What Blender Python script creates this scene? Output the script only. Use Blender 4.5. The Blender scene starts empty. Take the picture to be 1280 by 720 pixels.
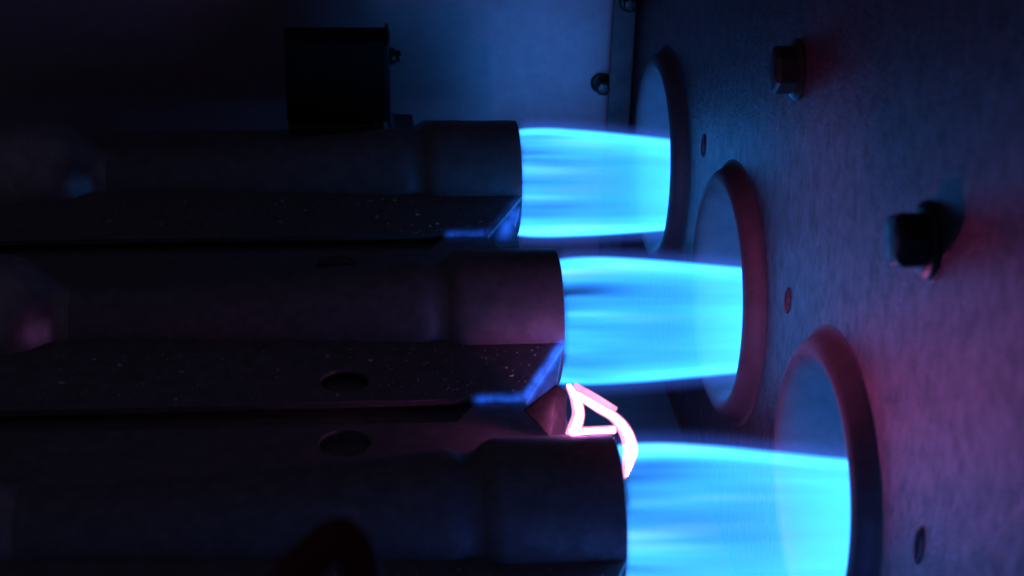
import bpy, bmesh, math, random
from mathutils import Vector, Matrix

random.seed(7)
S = 0.001                                   # everything below is given in millimetres
scene = bpy.context.scene
COL = scene.collection

# ------------------------------------------------------------------ camera, world, exposure
cam_data = bpy.data.cameras.new("camera")
cam = bpy.data.objects.new("camera", cam_data)
COL.objects.link(cam)
F = Vector((0.10973712, 0.89436019, -0.43367915))
R = Vector((0.99379917, -0.10658911, 0.03165382))
U = Vector((0.01791556, 0.43446358, 0.9005112))
M = Matrix((R, U, -F)).transposed().to_4x4()
M.translation = Vector((-15.68639, 0.0, 124.37672)) * S
cam.matrix_world = M
cam_data.sensor_width = 36.0
cam_data.lens = 36.0 * 2217.903 / 1280.0
cam_data.clip_start = 0.005
cam_data.clip_end = 10.0
cam_data.dof.use_dof = True
cam_data.dof.focus_distance = 0.292
cam_data.dof.aperture_fstop = 38.0
scene.camera = cam

world = bpy.data.worlds.new("World")
scene.world = world
world.use_nodes = True
bg = world.node_tree.nodes["Background"]
bg.inputs["Color"].default_value = (0.52, 0.50, 1.0, 1)
bg.inputs["Strength"].default_value = 0.030

# the next burner's flame, just below the frame, and an unseen reddish spot added to tint the panel
def lamp(name, kind, loc, col, energy, size):
    ld = bpy.data.lights.new(name, kind)
    ld.color = col
    ld.energy = energy
    ld.shadow_soft_size = size
    lo = bpy.data.objects.new(name, ld)
    COL.objects.link(lo)
    lo.location = Vector(loc) * S
    return lo


lamp("next_flame_light", 'POINT', (28.0, 135.0, -4.0), (0.06, 0.20, 1.0), 0.020, 0.009)
sp = lamp("panel_tint_spot", 'SPOT', (-20.0, 190.0, 95.0), (1.0, 0.18, 0.65), 0.17, 0.01)
sp.data.spot_size = math.radians(40)
sp.data.spot_blend = 1.0
sp.rotation_euler = (Vector((52.0, 216.0, 12.0)) - Vector((-20.0, 190.0, 95.0))).to_track_quat('-Z', 'Y').to_euler()

scene.view_settings.view_transform = 'Standard'
scene.view_settings.look = 'None'
scene.view_settings.exposure = 0.0
scene.view_settings.gamma = 1.0
scene.view_settings.use_curve_mapping = False
scene.render.engine = 'CYCLES'
scene.cycles.use_denoising = True
scene.cycles.max_bounces = 4
scene.cycles.volume_bounces = 0
scene.cycles.transparent_max_bounces = 16
scene.cycles.volume_step_rate = 1.0
scene.cycles.volume_max_steps = 256
scene.cycles.sample_clamp_indirect = 4.0

# ------------------------------------------------------------------ layout (mm)
PITCH = 59.0
ROW_Y = [312.15, 253.15, 194.15]            # burner axes, far to near
XM = 22.48                                  # plane of the burner mouths
ZB = -3.73                                  # height of the burner axes
XP = 51.45                                  # face of the heat exchanger panel
YW = 348.8                                  # corner flange
RC = 11.08                                  # burner head radius

SHELL_TINT = (0.020, 0.272, 1.0)             # reacting shell of the flame
WHITE_TINT = (0.40, 0.60, 0.60)              # pale streaks where the jets burn hottest
SOFT_TINT = (0.060, 0.16, 1.0)               # its violet blue core and fringe
HOT_TINT = (1.0, 0.20, 0.76)

# ------------------------------------------------------------------ material helpers
def new_mat(name):
    m = bpy.data.materials.new(name)
    m.use_nodes = True
    nt = m.node_tree
    nt.nodes.clear()
    out = nt.nodes.new("ShaderNodeOutputMaterial")
    return m, nt, out


def mnode(nt, op, a, b=None, c=None, clamp=False):
    n = nt.nodes.new("ShaderNodeMath")
    n.operation = op
    n.use_clamp = clamp
    for i, v in enumerate((a, b, c)):
        if v is None:
            continue
        if isinstance(v, (int, float)):
            n.inputs[i].default_value = v
        else:
            nt.links.new(v, n.inputs[i])
    return n.outputs[0]


def smooth(nt, v, lo, hi, a=0.0, b=1.0):
    n = nt.nodes.new("ShaderNodeMapRange")
    n.interpolation_type = 'SMOOTHSTEP'
    nt.links.new(v, n.inputs["Value"])
    n.inputs["From Min"].default_value = lo
    n.inputs["From Max"].default_value = hi
    n.inputs["To Min"].default_value = a
    n.inputs["To Max"].default_value = b
    return n.outputs[0]


def coords_mm(nt, scale=(1, 1, 1)):
    tc = nt.nodes.new("ShaderNodeTexCoord")
    mp = nt.nodes.new("ShaderNodeMapping")
    mp.inputs["Scale"].default_value = tuple(1000.0 * s for s in scale)
    nt.links.new(tc.outputs["Object"], mp.inputs["Vector"])
    return mp.outputs[0]


def noise(nt, vec, scale, detail=4.0, rough=0.55, dist=0.0):
    n = nt.nodes.new("ShaderNodeTexNoise")
    n.inputs["Scale"].default_value = scale
    n.inputs["Detail"].default_value = detail
    n.inputs["Roughness"].default_value = rough
    n.inputs["Distortion"].default_value = dist
    nt.links.new(vec, n.inputs["Vector"])
    return n.outputs["Fac"]


def ramp(nt, fac, stops):
    n = nt.nodes.new("ShaderNodeValToRGB")
    e = n.color_ramp.elements
    while len(e) < len(stops):
        e.new(0.5)
    for el, (p, c) in zip(e, stops):
        el.position = p
        el.color = (*c, 1) if len(c) == 3 else c
    nt.links.new(fac, n.inputs["Fac"])
    return n.outputs["Color"]


def metal(name, lo, hi, metallic, r0, r1, grain=(1, 1, 1), gscale=0.25, bump=0.05, bump_scale=1.5,
          streak=None, spots=None):
    m, nt, out = new_mat(name)
    p = nt.nodes.new("ShaderNodeBsdfPrincipled")
    nt.links.new(p.outputs[0], out.inputs["Surface"])
    v = coords_mm(nt, grain)
    n1 = noise(nt, v, gscale, 6, 0.62, 0.4)
    fac = n1
    if streak:
        vs = coords_mm(nt, streak)
        n2 = noise(nt, vs, 1.0, 5, 0.6)
        fac = mnode(nt, 'ADD', mnode(nt, 'MULTIPLY', n1, 0.55), mnode(nt, 'MULTIPLY', n2, 0.45))
    col = ramp(nt, fac, [(0.30, lo), (0.70, hi)])
    if spots:
        vor = nt.nodes.new("ShaderNodeTexVoronoi")
        vor.inputs["Scale"].default_value = spots
        nt.links.new(coords_mm(nt), vor.inputs["Vector"])
        mx = nt.nodes.new("ShaderNodeMixRGB")
        mx.blend_type = 'MULTIPLY'
        mx.inputs[0].default_value = 0.45
        nt.links.new(col, mx.inputs[1])
        nt.links.new(ramp(nt, vor.outputs["Color"], [(0.0, (0.55, 0.55, 0.55)), (1.0, (1, 1, 1))]), mx.inputs[2])
        col = mx.outputs[0]
    nt.links.new(col, p.inputs["Base Color"])
    p.inputs["Metallic"].default_value = metallic
    rr = nt.nodes.new("ShaderNodeMapRange")
    nt.links.new(fac, rr.inputs["Value"])
    rr.inputs["From Min"].default_value = 0.3
    rr.inputs["From Max"].default_value = 0.7
    rr.inputs["To Min"].default_value = r0
    rr.inputs["To Max"].default_value = r1
    nt.links.new(rr.outputs[0], p.inputs["Roughness"])
    b = nt.nodes.new("ShaderNodeBump")
    b.inputs["Strength"].default_value = bump
    b.inputs["Distance"].default_value = 0.0006
    nb = noise(nt, coords_mm(nt), bump_scale, 5, 0.65)
    nt.links.new(nb, b.inputs["Height"])
    nt.links.new(b.outputs[0], p.inputs["Normal"])
    return m


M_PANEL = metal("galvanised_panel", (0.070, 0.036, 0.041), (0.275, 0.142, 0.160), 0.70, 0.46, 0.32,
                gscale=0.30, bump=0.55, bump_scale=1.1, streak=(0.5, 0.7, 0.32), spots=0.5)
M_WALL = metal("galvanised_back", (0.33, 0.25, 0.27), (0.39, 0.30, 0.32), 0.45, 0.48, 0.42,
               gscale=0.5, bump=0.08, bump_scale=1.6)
M_FLANGE = metal("dull_flange_steel", (0.06, 0.06, 0.06), (0.11, 0.11, 0.11), 0.4, 0.55, 0.45, gscale=0.3)
M_RIM = metal("rolled_tube_steel", (0.09, 0.065, 0.075), (0.17, 0.125, 0.14), 0.35, 0.66, 0.58, gscale=0.15, bump=0.02)
M_BURNER = metal("sooty_burner_steel", (0.155, 0.145, 0.15), (0.235, 0.22, 0.225), 0.35, 0.66, 0.50, gscale=0.45,
                 bump=0.10, bump_scale=0.9)
M_BELL = metal("bright_bell_steel", (0.26, 0.25, 0.25), (0.42, 0.41, 0.40), 0.70, 0.48, 0.38, gscale=0.3, bump=0.12)
M_SCREW = metal("zinc_screw", (0.03, 0.03, 0.03), (0.08, 0.078, 0.075), 0.8, 0.42, 0.30, gscale=0.8)
M_BLACK = metal("black_plastic", (0.003, 0.003, 0.003), (0.005, 0.005, 0.005), 0.0, 0.95, 0.9, gscale=0.6)
M_FLOOR = metal("dark_floor_pan", (0.09, 0.05, 0.06), (0.14, 0.08, 0.10), 0.4, 0.6, 0.5, gscale=0.1)
M_WIRE = metal("red_wire_insulation", (0.08, 0.008, 0.012), (0.12, 0.010, 0.016), 0.0, 0.95, 0.85, gscale=0.5)
M_DUST = metal("dust_grains", (0.40, 0.36, 0.30), (0.75, 0.68, 0.6), 0.0, 0.8, 0.7, gscale=0.5)

# ------------------------------------------------------------------ object helpers
def link_mesh(name, bm, mat, parent=None, loc=(0, 0, 0), smooth_deg=None, bevel=None):
    me = bpy.data.meshes.new(name)
    for v in bm.verts:
        v.co *= S
    bmesh.ops.recalc_face_normals(bm, faces=bm.faces)
    if smooth_deg is not None:
        lim = math.radians(smooth_deg)
        for f in bm.faces:
            f.smooth = True
        for e in bm.edges:
            if len(e.link_faces) == 2 and e.calc_face_angle(0) > lim:
                e.smooth = False
    bm.to_mesh(me)
    bm.free()
    o = bpy.data.objects.new(name, me)
    me.materials.append(mat)
    COL.objects.link(o)
    o.location = Vector(loc) * S
    if parent:
        o.parent = parent
    if bevel:
        b = o.modifiers.new("bevel", 'BEVEL')
        b.width = bevel * S
        b.segments = 2
        b.limit_method = 'ANGLE'
        b.angle_limit = math.radians(40)
    return o


def empty(name, loc):
    o = bpy.data.objects.new(name, None)
    o.empty_display_size = 0.005
    COL.objects.link(o)
    o.location = Vector(loc) * S
    return o


def tag(o, label, cat, group=None):
    o["label"] = label
    o["category"] = cat
    if group:
        o["group"] = group
    return o


def lathe_x(profile, seg=96, closed=False, wob=0.0):
    """surface of revolution about the X axis; profile is (x, r)"""
    bm = bmesh.new()
    rings = []
    for (x, r) in profile:
        if r < 1e-6:
            rings.append([bm.verts.new((x, 0, 0))])
        else:
            ring = []
            for i in range(seg):
                a = 2 * math.pi * i / seg
                rr = r * (1 + wob * (math.sin(3 * a + x * .05) * .6 + math.sin(5 * a + 1.7) * .4))
                ring.append(bm.verts.new((x, rr * math.cos(a), rr * math.sin(a))))
            rings.append(ring)
    pairs = list(zip(rings[:-1], rings[1:]))
    if closed:
        pairs.append((rings[-1], rings[0]))
    for A, B in pairs:
        if len(A) == 1 and len(B) == 1:
            continue
        for i in range(seg):
            j = (i + 1) % seg
            if len(A) == 1:
                bm.faces.new((A[0], B[i], B[j]))
            elif len(B) == 1:
                bm.faces.new((A[i], A[j], B[0]))
            else:
                bm.faces.new((A[i], A[j], B[j], B[i]))
    return bm


def circle(cx, cy, r, n=40):
    return [(cx + r * math.cos(2 * math.pi * i / n), cy + r * math.sin(2 * math.pi * i / n)) for i in range(n)]


def slot(cx, cy, rx, ry, n=20):
    return [(cx + rx * math.cos(2 * math.pi * i / n), cy + ry * math.sin(2 * math.pi * i / n)) for i in range(n)]


def sheet(loops, thick, frame):
    """flat sheet with holes; loops in 2D, frame maps (a, b, t) to xyz"""
    bm = bmesh.new()
    edges = []
    for lp in loops:
        vs = [bm.verts.new((a, b, 0)) for a, b in lp]
        for i in range(len(vs)):
            edges.append(bm.edges.new((vs[i], vs[(i + 1) % len(vs)])))
    bmesh.ops.triangle_fill(bm, edges=edges, use_beauty=True, use_dissolve=False, normal=(0, 0, 1))
    ret = bmesh.ops.extrude_face_region(bm, geom=list(bm.faces))
    for g in ret["geom"]:
        if isinstance(g, bmesh.types.BMVert):
            g.co.z += thick
    for v in bm.verts:
        v.co = Vector(frame(v.co.x, v.co.y, v.co.z))
    return bm


def box(x0, x1, y0, y1, z0, z1):
    bm = bmesh.new()
    bmesh.ops.create_cube(bm, size=1.0)
    for v in bm.verts:
        v.co = Vector((x0 + (v.co.x + .5) * (x1 - x0), y0 + (v.co.y + .5) * (y1 - y0), z0 + (v.co.z + .5) * (z1 - z0)))
    return bm


def catmull(pts, n=8):
    P = [Vector(p) for p in pts]
    P = [P[0] * 2 - P[1]] + P + [P[-1] * 2 - P[-2]]
    out = []
    for i in range(1, len(P) - 2):
        for k in range(n):
            t = k / n
            a, b, c, d = P[i - 1], P[i], P[i + 1], P[i + 2]
            out.append(0.5 * ((2 * b) + (c - a) * t + (2 * a - 5 * b + 4 * c - d) * t * t + (3 * b - a - 3 * c + d) * t ** 3))
    out.append(P[-2])
    return out


def sweep(path, sect, up):
    """sweep a closed 2D section along a path; sect(i, n) gives the points in (side, up)"""
    bm = bmesh.new()
    rings = []
    n = len(path)
    for i, p in enumerate(path):
        t = (path[min(i + 1, n - 1)] - path[max(i - 1, 0)]).normalized()
        side = t.cross(up).normalized()
        nn = side.cross(t).normalized()
        rings.append([bm.verts.new(p + side * a + nn * b) for a, b in sect(i, n)])
    for A, B in zip(rings[:-1], rings[1:]):
        m = len(A)
        for k in range(m):
            bm.faces.new((A[k], A[(k + 1) % m], B[(k + 1) % m], B[k]))
    bm.faces.new(rings[0][::-1])
    bm.faces.new(rings[-1])
    return bm


# ------------------------------------------------------------------ the setting: back wall and floor pan
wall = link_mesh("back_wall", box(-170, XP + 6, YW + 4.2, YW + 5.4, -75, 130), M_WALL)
wall["kind"] = "structure"
tag(wall, "blue lit galvanised sheet metal wall behind the burners", "wall")
floor = link_mesh("floor_pan", box(-170, XP - 0.8, 20, YW + 3.6, -41.0, -40.0), M_FLOOR)
floor["kind"] = "structure"
tag(floor, "dark floor of the burner compartment beneath the burners", "floor")

# ------------------------------------------------------------------ heat exchanger panel with three tube ports
panel = empty("heat_exchanger_panel", (XP, 200, -75))
tag(panel, "upright galvanised steel panel with three rimmed round ports facing the burners", "panel")
loops = [[(60, -75), (YW + 3.8, -75), (YW + 3.8, 130), (60, 130)]]
for y in ROW_Y:
    loops.append(circle(y, 0, 21.0, 96))
loops.append(slot(281.8, 14.4, 0.8, 1.4))
loops.append(slot(222.3, 13.8, 0.6, 1.2))
loops.append(slot(161.5, 13.0, 0.95, 2.0))
bm = sheet(loops, 1.0, lambda a, b, t: (t, a - 200, b + 75))
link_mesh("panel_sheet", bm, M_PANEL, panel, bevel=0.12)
for (y, z, ra, rb) in ((281.8, 14.4, 1.55, 2.3), (222.3, 13.8, 1.4, 2.0), (161.5, 13.0, 1.9, 2.6)):
    # raised burr round each punched hole
    bm = bmesh.new()
    n = 28
    prof = [(0.0, 1.0), (-0.28, 0.62), (-0.30, 0.30), (0.0, 0.0)]
    rr = []
    for (dx, w) in prof:
        rr.append([bm.verts.new((dx, (0.75 + w * 0.45) * math.cos(2 * math.pi * i / n),
                                 (ra + w * 0.7) * math.sin(2 * math.pi * i / n))) for i in range(n)])
    for A, B in zip(rr[:-1], rr[1:]):
        for i in range(n):
            bm.faces.new((A[i], A[(i + 1) % n], B[(i + 1) % n], B[i]))
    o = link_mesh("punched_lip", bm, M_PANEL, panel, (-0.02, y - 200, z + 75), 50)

rim_prof = [(0.3, 21.9), (-0.03, 21.6), (-0.25, 21.1), (-0.8, 20.6), (-1.6, 20.15), (-2.3, 19.6), (-2.72, 18.9), (-2.82, 18.3),
            (-2.6, 17.6), (-2.0, 17.0), (-0.8, 16.45), (1.2, 16.0), (4.0, 15.7)]
wall_prof = [(4.0, 15.7), (10.0, 15.4), (20, 15.3), (75, 15.2), (75.5, 15.2), (75.5, 0.0)]
for y in ROW_Y:
    port = link_mesh("tube_rim", lathe_x([(p.x, p.y) for p in catmull([(a, b, 0) for a, b in rim_prof], 3)], 128, wob=0.002), M_RIM, panel, (0, y - 200, 75), 60)
    link_mesh("tube_wall", lathe_x(wall_prof, 96), M_RIM, port, (0, 0, 0), 40)

# corner flange between the back wall and the panel
fl = link_mesh("corner_flange", box(46.1, XP - 0.55, YW - 0.2, YW + 1.0, -75, 130), M_FLANGE, bevel=0.25)
tag(fl, "narrow dark upright steel flange in the corner between back wall and panel", "flange")

# ------------------------------------------------------------------ screws
def hex_screw(name, label, loc, r_hex, h, r_wash, rot, spin, group):
    root = empty(name, loc)
    tag(root, label, "screw", group)
    root.rotation_euler = rot
    # head axis is local -X (sticks out of the sheet)
    link_mesh("washer_flange", lathe_x([(0.0, r_wash), (-0.45, r_wash), (-0.75, r_wash * .93), (-0.95, r_hex * .95), (-0.95, 0.0)], 40),
              M_SCREW, root, (0, 0, 0), 40)
    bm = bmesh.new()
    prof = [(-0.9, 1.0), (-h + 0.5, 1.0), (-h, 0.86), (-h - 0.12, 0.5), (-h - 0.16, 0.0)]
    rings = []
    for (x, k) in prof:
        if k == 0:
            rings.append([bm.verts.new((x, 0, 0))])
        else:
            rings.append([bm.verts.new((x, r_hex * k * math.cos(spin + i * math.pi / 3), r_hex * k * math.sin(spin + i * math.pi / 3))) for i in range(6)])
    for A, B in zip(rings[:-1], rings[1:]):
        for i in range(6):
            j = (i + 1) % 6
            bm.faces.new((A[i], A[j], B[0]) if len(B) == 1 else (A[i], A[j], B[j], B[i]))
    link_mesh("hex_head", bm, M_SCREW, root, (0, 0, 0), None, bevel=0.18)
    return root


G = "hex head screws in the sheet metal"
hex_screw("hex_screw", "dark hex screw high on the panel, above the second port from the back", (XP - 0.02, 229.5, 46.0), 3.4, 3.7, 4.3, (0, 0, 0), 0.25, G)
hex_screw("hex_screw", "large dark hex screw on the panel up right of the frontmost port", (XP - 0.02, 172.2, 45.8), 3.4, 4.1, 4.4, (0, 0, 0), 0.55, G)
RY = (0, 0, math.pi / 2)      # local -X to world -Y (out of the back wall)
hex_screw("hex_screw", "small screw on the back wall at the flange's left edge", (45.0, YW + 4.18, 1.2), 1.7, 4.4, 2.2, RY, 0.1, G)
hex_screw("hex_screw", "screw at the very top of the narrow corner flange", (49.3, YW - 0.22, 20.2), 1.7, 2.2, 2.2, RY, 0.4, G)

# ------------------------------------------------------------------ burners
body_prof = [(-76.0, 6.5), (-70, 6.55), (-60, 6.95), (-45, 7.9), (-32, 8.9), (-25, 9.6), (-22.5, 9.85), (-21.2, 9.85), (-20.4, 9.5),
             (-19.6, 9.2), (-18.6, 9.2), (-17.8, 9.6)]
head_prof = [(-17.8, 9.6), (-17.0, 10.35), (-16.0, 10.9), (-14.9, 11.08), (0.0, 11.08), (0.12, 10.95), (0.0, 10.5), (-14.0, 10.4),
             (-18, 8.9), (-26, 8.6)]
bell_prof = [(-76.0, 6.5), (-77.6, 6.75), (-79.2, 7.6), (-80.8, 9.2), (-82.5, 10.4), (-85, 11.3), (-90, 11.8), (-96, 12.0), (-96.1, 11.5),
             (-90, 11.2), (-84, 10.4), (-80, 7.2)]


def wing_loop(side):
    near = side < 0
    edge = 28.6 if near else 24.6
    pts = [(-0.15, 8.0), (-0.15, 11.6), (-8.1, 29.35), (-15.6, 29.35), (-16.3, 28.2 if near else 28.6), (-17.2, 27.9 if near else 27.2)]
    pts += [(-18.6, edge), (-104, edge), (-106, edge - 2.0), (-106, 4.0), (-75, 4.0), (-40, 5.0), (-26, 7.0), (-19, 7.4)]
    return [(a, side * b) for a, b in pts]


def lower_loop(side):
    pts = [(-0.4, 8.0), (-0.4, 11.5), (-2.2, 20.0), (-2.2, 29.4), (-108, 29.4), (-108, 4.0), (-75, 4.0), (-40, 5.0), (-26, 7.0), (-19, 7.4)]
    return [(a, side * b) for a, b in pts]


def make_burner(y, label, near_hole=True):
    root = tag(empty("gas_burner", (XM, y, ZB)), label, "gas burner", "gas burners in a row")
    link_mesh("venturi_tube", lathe_x(body_prof, 96), M_BURNER, root, (0, 0, 0), 50)
    link_mesh("burner_head", lathe_x(head_prof, 96), M_BURNER, root, (0, 0, 0), 40)
    link_mesh("inlet_bell", lathe_x(bell_prof, 96), M_BELL, root, (0, 0, 0), 50)
    for side in (-1, 1):
        hx, hs = (-34.2, 21.6) if side < 0 else (-34.6, 19.6)
        for z in (0.35, -1.65):
            lps = [wing_loop(side), circle(hx, side * hs, 3.55, 36)] if z > 0 else [lower_loop(side)]
            if z > 0 and side < 0 and not near_hole:
                lps = lps[:1]
            bm = sheet(lps, 0.7, lambda a, b, t: (a, b, z + t))
            link_mesh("wing_sheet", bm, M_BURNER, root, (0, 0, 0), None, bevel=0.16)
    # folded lip along the rear of the upper sheet
    bm = box(-104, -19.2, -28.75, -28.15, 1.05, 1.5)
    link_mesh("folded_lip", bm, M_BURNER, root, (0, 0, 0), None, bevel=0.15)
    # dust settled on the near wing
    bm = bmesh.new()
    for _ in range(260):
        a = -3 - 75 * random.random() ** 0.9
        b = -(11.5 + random.random() * 16.5)
        if b < -11.3 + (a + 0.15) * 2.1 or (a + 34.2) ** 2 + (b + 21.6) ** 2 < 16:
            continue
        s = random.uniform(0.05, 0.15) * (2.2 if random.random() < 0.12 else 1)
        q = bmesh.ops.create_icosphere(bm, subdivisions=1, radius=s)
        sx, sy, sz = random.uniform(.6, 1.8), random.uniform(.6, 1.5), random.uniform(.4, .9)
        for v in q["verts"]:
            v.co = Vector((v.co.x * sx + a, v.co.y * sy + b, v.co.z * sz + 1.06 + s * .3))
    d = link_mesh("dust", bm, M_DUST, root)
    d["kind"] = "stuff"
    return root


make_burner(ROW_Y[0], "rearmost steel burner tube, below the black box", False)
make_burner(ROW_Y[1], "middle steel burner tube, its head tinted purple")
make_burner(ROW_Y[2], "frontmost steel burner tube, cut off by the bottom edge")

# ------------------------------------------------------------------ flames (glowing gas, volumes)
def flame_material(name, seed, gain):
    m, nt, out = new_mat(name)
    v = coords_mm(nt)
    sep = nt.nodes.new("ShaderNodeSeparateXYZ")
    nt.links.new(v, sep.inputs[0])
    x, y, z = sep.outputs
    r = mnode(nt, 'SQRT', mnode(nt, 'ADD', mnode(nt, 'MULTIPLY', y, y), mnode(nt, 'MULTIPLY', z, z)))
    # envelope radius along the flame
    fc = nt.nodes.new("ShaderNodeFloatCurve")
    t = mnode(nt, 'DIVIDE', x, 60.0, clamp=True)
    nt.links.new(t, fc.inputs["Value"])
    c = fc.mapping.curves[0]
    for p, q in zip(c.points, ((0.0, 0.86), (1.0, 0.55))):
        p.location = q
    for q in ((0.06, 0.885), (0.2, 0.87), (0.36, 0.815), (0.5, 0.755), (0.75, 0.66)):
        c.points.new(*q)
    fc.mapping.update()
    re = mnode(nt, 'MULTIPLY', fc.outputs[0], 12.0)
    # jets round the ring: noise on the direction, drawn out along the flame
    rs = mnode(nt, 'MAXIMUM', r, 0.5)
    comb = nt.nodes.new("ShaderNodeCombineXYZ")
    nt.links.new(mnode(nt, 'ADD', mnode(nt, 'MULTIPLY', x, 0.006), seed), comb.inputs[0])
    nt.links.new(mnode(nt, 'DIVIDE', y, rs), comb.inputs[1])
    nt.links.new(mnode(nt, 'DIVIDE', z, rs), comb.inputs[2])
    jets = noise(nt, comb.outputs[0], 2.3, 2, 0.5)
    re = mnode(nt, 'ADD', re, mnode(nt, 'MULTIPLY', mnode(nt, 'SUBTRACT', jets, 0.5), 1.5))
    d = mnode(nt, 'SUBTRACT', re, r)                      # depth below the envelope
    jet_amt = smooth(nt, x, 1, 17, 1.0, 0.22)
    jm = smooth(nt, jets, 0.36, 0.62, 0.0, 1.6)
    jet = mnode(nt, 'ADD', mnode(nt, 'MULTIPLY', jm, jet_amt), mnode(nt, 'SUBTRACT', 1.0, jet_amt))
    # shell: sharp outside, slow fade inwards
    shell = mnode(nt, 'MULTIPLY', smooth(nt, d, -0.15, 0.7), smooth(nt, d, 0.5, 1.95, 1.0, 0.0))
    fill = mnode(nt, 'MULTIPLY', smooth(nt, d, 0.2, 3.0), smooth(nt, x, 18, 33, 0.008, 0.15))
    halo = mnode(nt, 'MULTIPLY', smooth(nt, d, -2.4, 0.0), mnode(nt, 'MULTIPLY', smooth(nt, d, 0.0, 0.8, 1.0, 0.0), 0.032))
    e_shell = mnode(nt, 'ADD', mnode(nt, 'MULTIPLY', shell, jet), fill)
    e_soft = halo
    e_white = mnode(nt, 'MULTIPLY', mnode(nt, 'MULTIPLY', shell, smooth(nt, jets, 0.56, 0.70)), smooth(nt, x, 2, 26, 0.36, 0.0))
    ends = mnode(nt, 'MULTIPLY', smooth(nt, x, -0.6, 0.4), smooth(nt, x, 40, 58, 1.0, 0.0))
    ends = mnode(nt, 'MULTIPLY', ends, gain)
    ems = []
    for e, tint in ((e_shell, SHELL_TINT), (e_soft, SOFT_TINT), (e_white, WHITE_TINT)):
        em = nt.nodes.new("ShaderNodeEmission")
        em.inputs["Color"].default_value = (*tint, 1)
        nt.links.new(mnode(nt, 'MULTIPLY', e, ends), em.inputs["Strength"])
        ems.append(em)
    ad = nt.nodes.new("ShaderNodeAddShader")
    nt.links.new(ems[0].outputs[0], ad.inputs[0])
    nt.links.new(ems[1].outputs[0], ad.inputs[1])
    ad2 = nt.nodes.new("ShaderNodeAddShader")
    nt.links.new(ad.outputs[0], ad2.inputs[0])
    nt.links.new(ems[2].outputs[0], ad2.inputs[1])
    nt.links.new(ad2.outputs[0], out.inputs["Volume"])
    m.cycles.volume_step_rate = 0.4
    return m


flame_prof = [(-0.8, 0.0), (-0.8, 10.3), (0.3, 10.35), (1.0, 13.5), (24, 13.2), (30, 12.2), (60, 10.0), (60, 0.0)]
fl_labels = ("cyan blue gas flame between the rearmost burner and the smallest looking port",
             "cyan blue gas flame between the middle burner and the middle port",
             "cyan blue gas flame of the frontmost burner, nearest the bottom edge")
for k, y in enumerate(ROW_Y):
    o = link_mesh("gas_flame", lathe_x(flame_prof, 48), flame_material("flame_%s" % "abc"[k], 3.7 * k + 1.3, 820.0), None, (XM + 0.6, y - 0.3, ZB - 0.7))
    o.rotation_euler = (0, math.radians((1.7, 1.1, 2.2)[k]), math.radians((-0.5, 0.7, -0.3)[k]))
    o.scale = (1, (0.985, 1.01, 1.0)[k], (1.0, 0.99, 1.015)[k])
    tag(o, fl_labels[k], "flame", "gas flames shooting into the ports")


def tongue_material(name, half, rad, gain):
    m, nt, out = new_mat(name)
    sep = nt.nodes.new("ShaderNodeSeparateXYZ")
    nt.links.new(coords_mm(nt), sep.inputs[0])
    x, y, z = sep.outputs
    r = mnode(nt, 'SQRT', mnode(nt, 'ADD', mnode(nt, 'MULTIPLY', y, y), mnode(nt, 'MULTIPLY', z, z)))
    fall = mnode(nt, 'POWER', smooth(nt, r, 0.0, rad, 1.0, 0.0), 3.0)
    ends = smooth(nt, mnode(nt, 'ABSOLUTE', x), half - 2.2, half, 1.0, 0.0)
    n = noise(nt, coords_mm(nt, (0.5, 0.25, 0.25)), 1.0, 3)
    e = mnode(nt, 'MULTIPLY', mnode(nt, 'MULTIPLY', fall, ends), mnode(nt, 'MULTIPLY', smooth(nt, n, 0.3, 0.65, 0.25, 1.5), gain))
    em = nt.nodes.new("ShaderNodeEmission")
    em.inputs["Color"].default_value = (0.015, 0.13, 1.0, 1)
    nt.links.new(e, em.inputs["Strength"])
    nt.links.new(em.outputs[0], out.inputs["Volume"])
    m.cycles.volume_step_rate = 0.3
    return m


def tongue(parent, a, b, rad, gain):
    a, b = Vector(a), Vector(b)
    half = (b - a).length / 2 + 1.0
    bm = lathe_x([(-half, 0), (-half, rad), (half, rad), (half, 0)], 24)
    o = link_mesh("flame_tongue", bm, tongue_material("tongue", half, rad, gain), parent, (0, 0, 0))
    o.location = ((a + b) / 2) * S
    o.rotation_euler = (b - a).to_track_quat('X', 'Z').to_euler()


for k, (g1, g2, lab) in enumerate(((40, 220, "faint blue carryover flame on the wing tip of the rearmost burner"),
                                   (700, 400, "blue carryover flame licking the slanted wing edge of the middle burner"))):
    root = tag(empty("carryover_flame", (XM, ROW_Y[k], ZB)), lab, "flame", "small carryover flames along the wing edges")
    tongue(root, (-0.2, -11.6, 1.3), (-8.2, -28.9, 1.0), 1.9, g1)
    tongue(root, (-7.9, -28.9, 1.6), (-15.4, -28.9, 1.2), 2.1, g2)
    tongue(root, (-1.6, -14.5, -0.4), (-5.0, -27.0, -0.4), 3.4, (170, 60)[k])

# ------------------------------------------------------------------ glowing igniter loop behind the front burner's head
CP = Vector((-15.68639, 0.0, 124.37672))


def at(px, py, y):
    d = F + R * ((px - 640) / 2217.903) - U * ((py - 360) / 2217.903)
    return CP + d * (y / d.y)


def hot_material(name, strength, tint=HOT_TINT):
    m, nt, out = new_mat(name)
    n = noise(nt, coords_mm(nt), 0.35, 2)
    em = nt.nodes.new("ShaderNodeEmission")
    em.inputs["Color"].default_value = (*tint, 1)
    nt.links.new(smooth(nt, n, 0.3, 0.7, strength * 0.8, strength * 1.15), em.inputs["Strength"])
    nt.links.new(em.outputs[0], out.inputs["Surface"])
    return m


M_HOT = hot_material("white_hot_strip", 66.0)
M_GLOW = hot_material("pink_glowing_strip", 1.9, (1.0, 0.28, 0.50))


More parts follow.
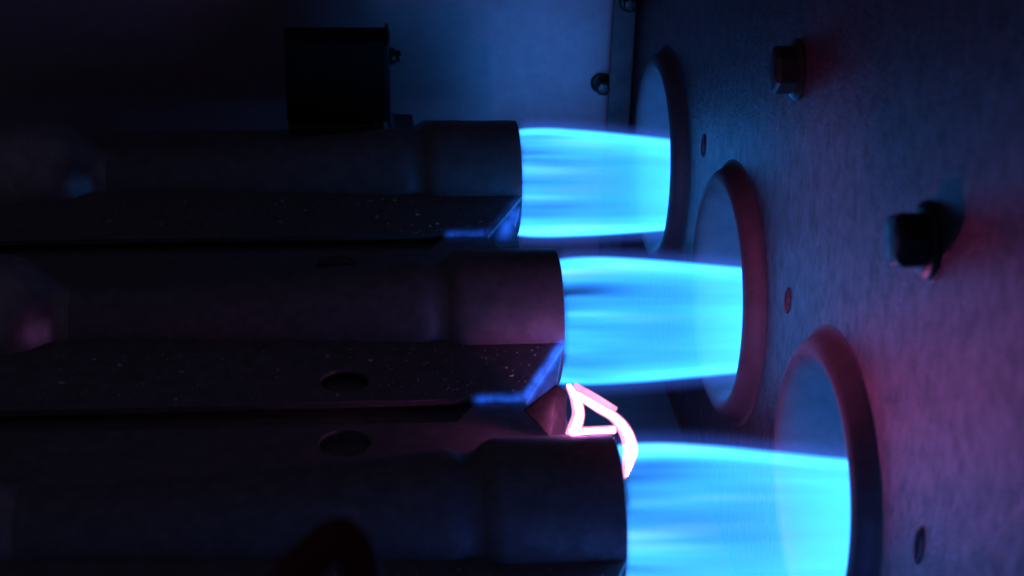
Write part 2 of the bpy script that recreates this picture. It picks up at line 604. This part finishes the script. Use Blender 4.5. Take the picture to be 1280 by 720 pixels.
Y3 = ROW_Y[2]
ign = empty("glowing_igniter", tuple(at(740, 541, Y3 + 13.5)))
tag(ign, "white hot glowing igniter loop between the middle and front burner mouths", "igniter")
base = Vector(at(740, 541, Y3 + 13.5))
UPV = Vector((-F.x, -F.y, -F.z))


def strip(name, pts, th, mat):
    """pts are (point, width) pairs; a bevelled ribbon of hot metal"""
    path = [p - base for p in catmull([q[0] for q in pts], 8)]
    ws = [p.x for p in catmull([Vector((q[1], 0, 0)) for q in pts], 8)]

    def sect(i, n):
        w = max(ws[i] * 0.84, 0.15)
        return [(-w / 2, -th * .25), (-w * .30, -th / 2), (w * .30, -th / 2), (w / 2, -th * .25),
                (w / 2, th * .25), (w * .30, th / 2), (-w * .30, th / 2), (-w / 2, th * .25)]
    o = link_mesh(name, sweep(path, sect, Vector((0.1, -0.93, 0.35))), mat, ign, (0, 0, 0), 50)
    # the thin edges of the strip run cooler than its flat faces
    o.data.materials.append(M_GLOW)
    m = (len(path) - 1) * 8
    for i, f in enumerate(o.data.polygons):
        f.material_index = 0 if (i < m and i % 8 in (1, 5)) else 1


strip("left_post", [(at(711, 483, Y3 + 21), 0.9), (at(720, 500, Y3 + 19), 1.75), (at(723, 518, Y3 + 17), 2.0), (at(719, 534, Y3 + 15.2), 2.3), (at(716, 545, Y3 + 14.5), 2.5)], 0.9, M_HOT)
strip("foot_bar", [(at(712, 539, Y3 + 14.2), 1.2), (at(740, 538, Y3 + 14.0), 1.2), (at(769, 537, Y3 + 13.6), 1.3)], 0.9, M_HOT)
strip("slanted_bar", [(at(716, 490, Y3 + 20.6), 1.2), (at(745, 508, Y3 + 17.5), 1.5), (at(768, 522, Y3 + 14.5), 1.7), (at(782, 540, Y3 + 12), 2.1),
                      (at(788, 560, Y3 + 9), 2.3), (at(785, 580, Y3 + 7), 1.7), (at(781, 597, Y3 + 5), 0.3)], 0.9, M_HOT)
strip("cooler_edge", [(at(719, 482, Y3 + 22.2), 0.9), (at(743, 496, Y3 + 19.2), 1.1), (at(769, 512, Y3 + 16.2), 1.0)], 0.7, M_GLOW)

bm = bmesh.new()
quad = [at(656, 513, Y3 + 20.5), at(697, 481, Y3 + 24.5), at(709, 488, Y3 + 24.8), at(707, 545, Y3 + 19.5), at(688, 545, Y3 + 17.5)]
va = [bm.verts.new(p - base) for p in quad]
vb = [bm.verts.new(p - base + Vector((-0.2, 0.55, -0.2))) for p in quad]
bm.faces.new(va)
bm.faces.new(vb[::-1])
for i in range(5):
    bm.faces.new((va[i], vb[i], vb[(i + 1) % 5], va[(i + 1) % 5]))
link_mesh("mounting_bracket", bm, M_SCREW, ign, (0, 0, 0), None, bevel=0.12)

# ------------------------------------------------------------------ black switch box on a bracket behind the rear burner
by = ROW_Y[0] + 16.0
sb = tag(empty("switch_box", (-11, by, 0)), "square matte black box standing behind the rearmost burner", "switch box")
link_mesh("housing", box(-9.75, 9.75, 0, 9, 1.6, 18.0), M_BLACK, sb, (0, 0, 0), None, bevel=0.7)
link_mesh("top_lip", box(-9.95, 10.1, -0.25, 9.2, 17.4, 18.4), M_BLACK, sb, (0, 0, 0), None, bevel=0.3)
# L bracket behind the housing, with a rounded bend into its foot
path = [Vector((10.2, 9.8, 17.4)), Vector((10.2, 9.8, 3.0)), Vector((10.3, 9.8, 0.0)), Vector((11.0, 9.8, -1.6)), Vector((12.6, 9.8, -2.2)), Vector((15.5, 9.8, -2.3))]
link_mesh("bracket", sweep(catmull(path, 5), lambda i, n: [(-.35, -5), (.35, -5), (.35, 5), (-.35, 5)], Vector((0, 1, 0))), M_FLANGE, sb, (0, 0, 0), 50)
link_mesh("foot_plate", box(-9.4, 9.2, -0.6, 9.0, -0.2, 1.5), M_FLANGE, sb, (0, 0, 0), None, bevel=0.3)
link_mesh("eyelet", lathe_x([(-.5, 1.5), (.5, 1.5), (.5, .7), (-.5, .7)], 24, closed=True), M_FLANGE, sb, (7.6, -0.9, 1.2), 40)
hex_screw("hex_screw", "small screw tip sticking out at the black box's right edge", (-0.35, by + 5.5, 13.6), 1.3, 2.0, 1.7, (0, 0, math.pi), 0.3, G)

# ------------------------------------------------------------------ dark red wire in the blurred foreground
pts = [at(310, 800, 112), at(345, 745, 112), at(385, 700, 112), at(425, 672, 112), at(450, 705, 112), at(458, 760, 112), at(462, 830, 112)]
rad = 1.55
w = link_mesh("red_wire", sweep(catmull(pts, 10), lambda i, n: [(rad * math.cos(a * math.pi / 10), rad * math.sin(a * math.pi / 10)) for a in range(20)], Vector((0, 1, 0))),
              M_WIRE, None, (0, 0, 0), 50)
tag(w, "blurred dark red wire bending up at the bottom edge", "wire")
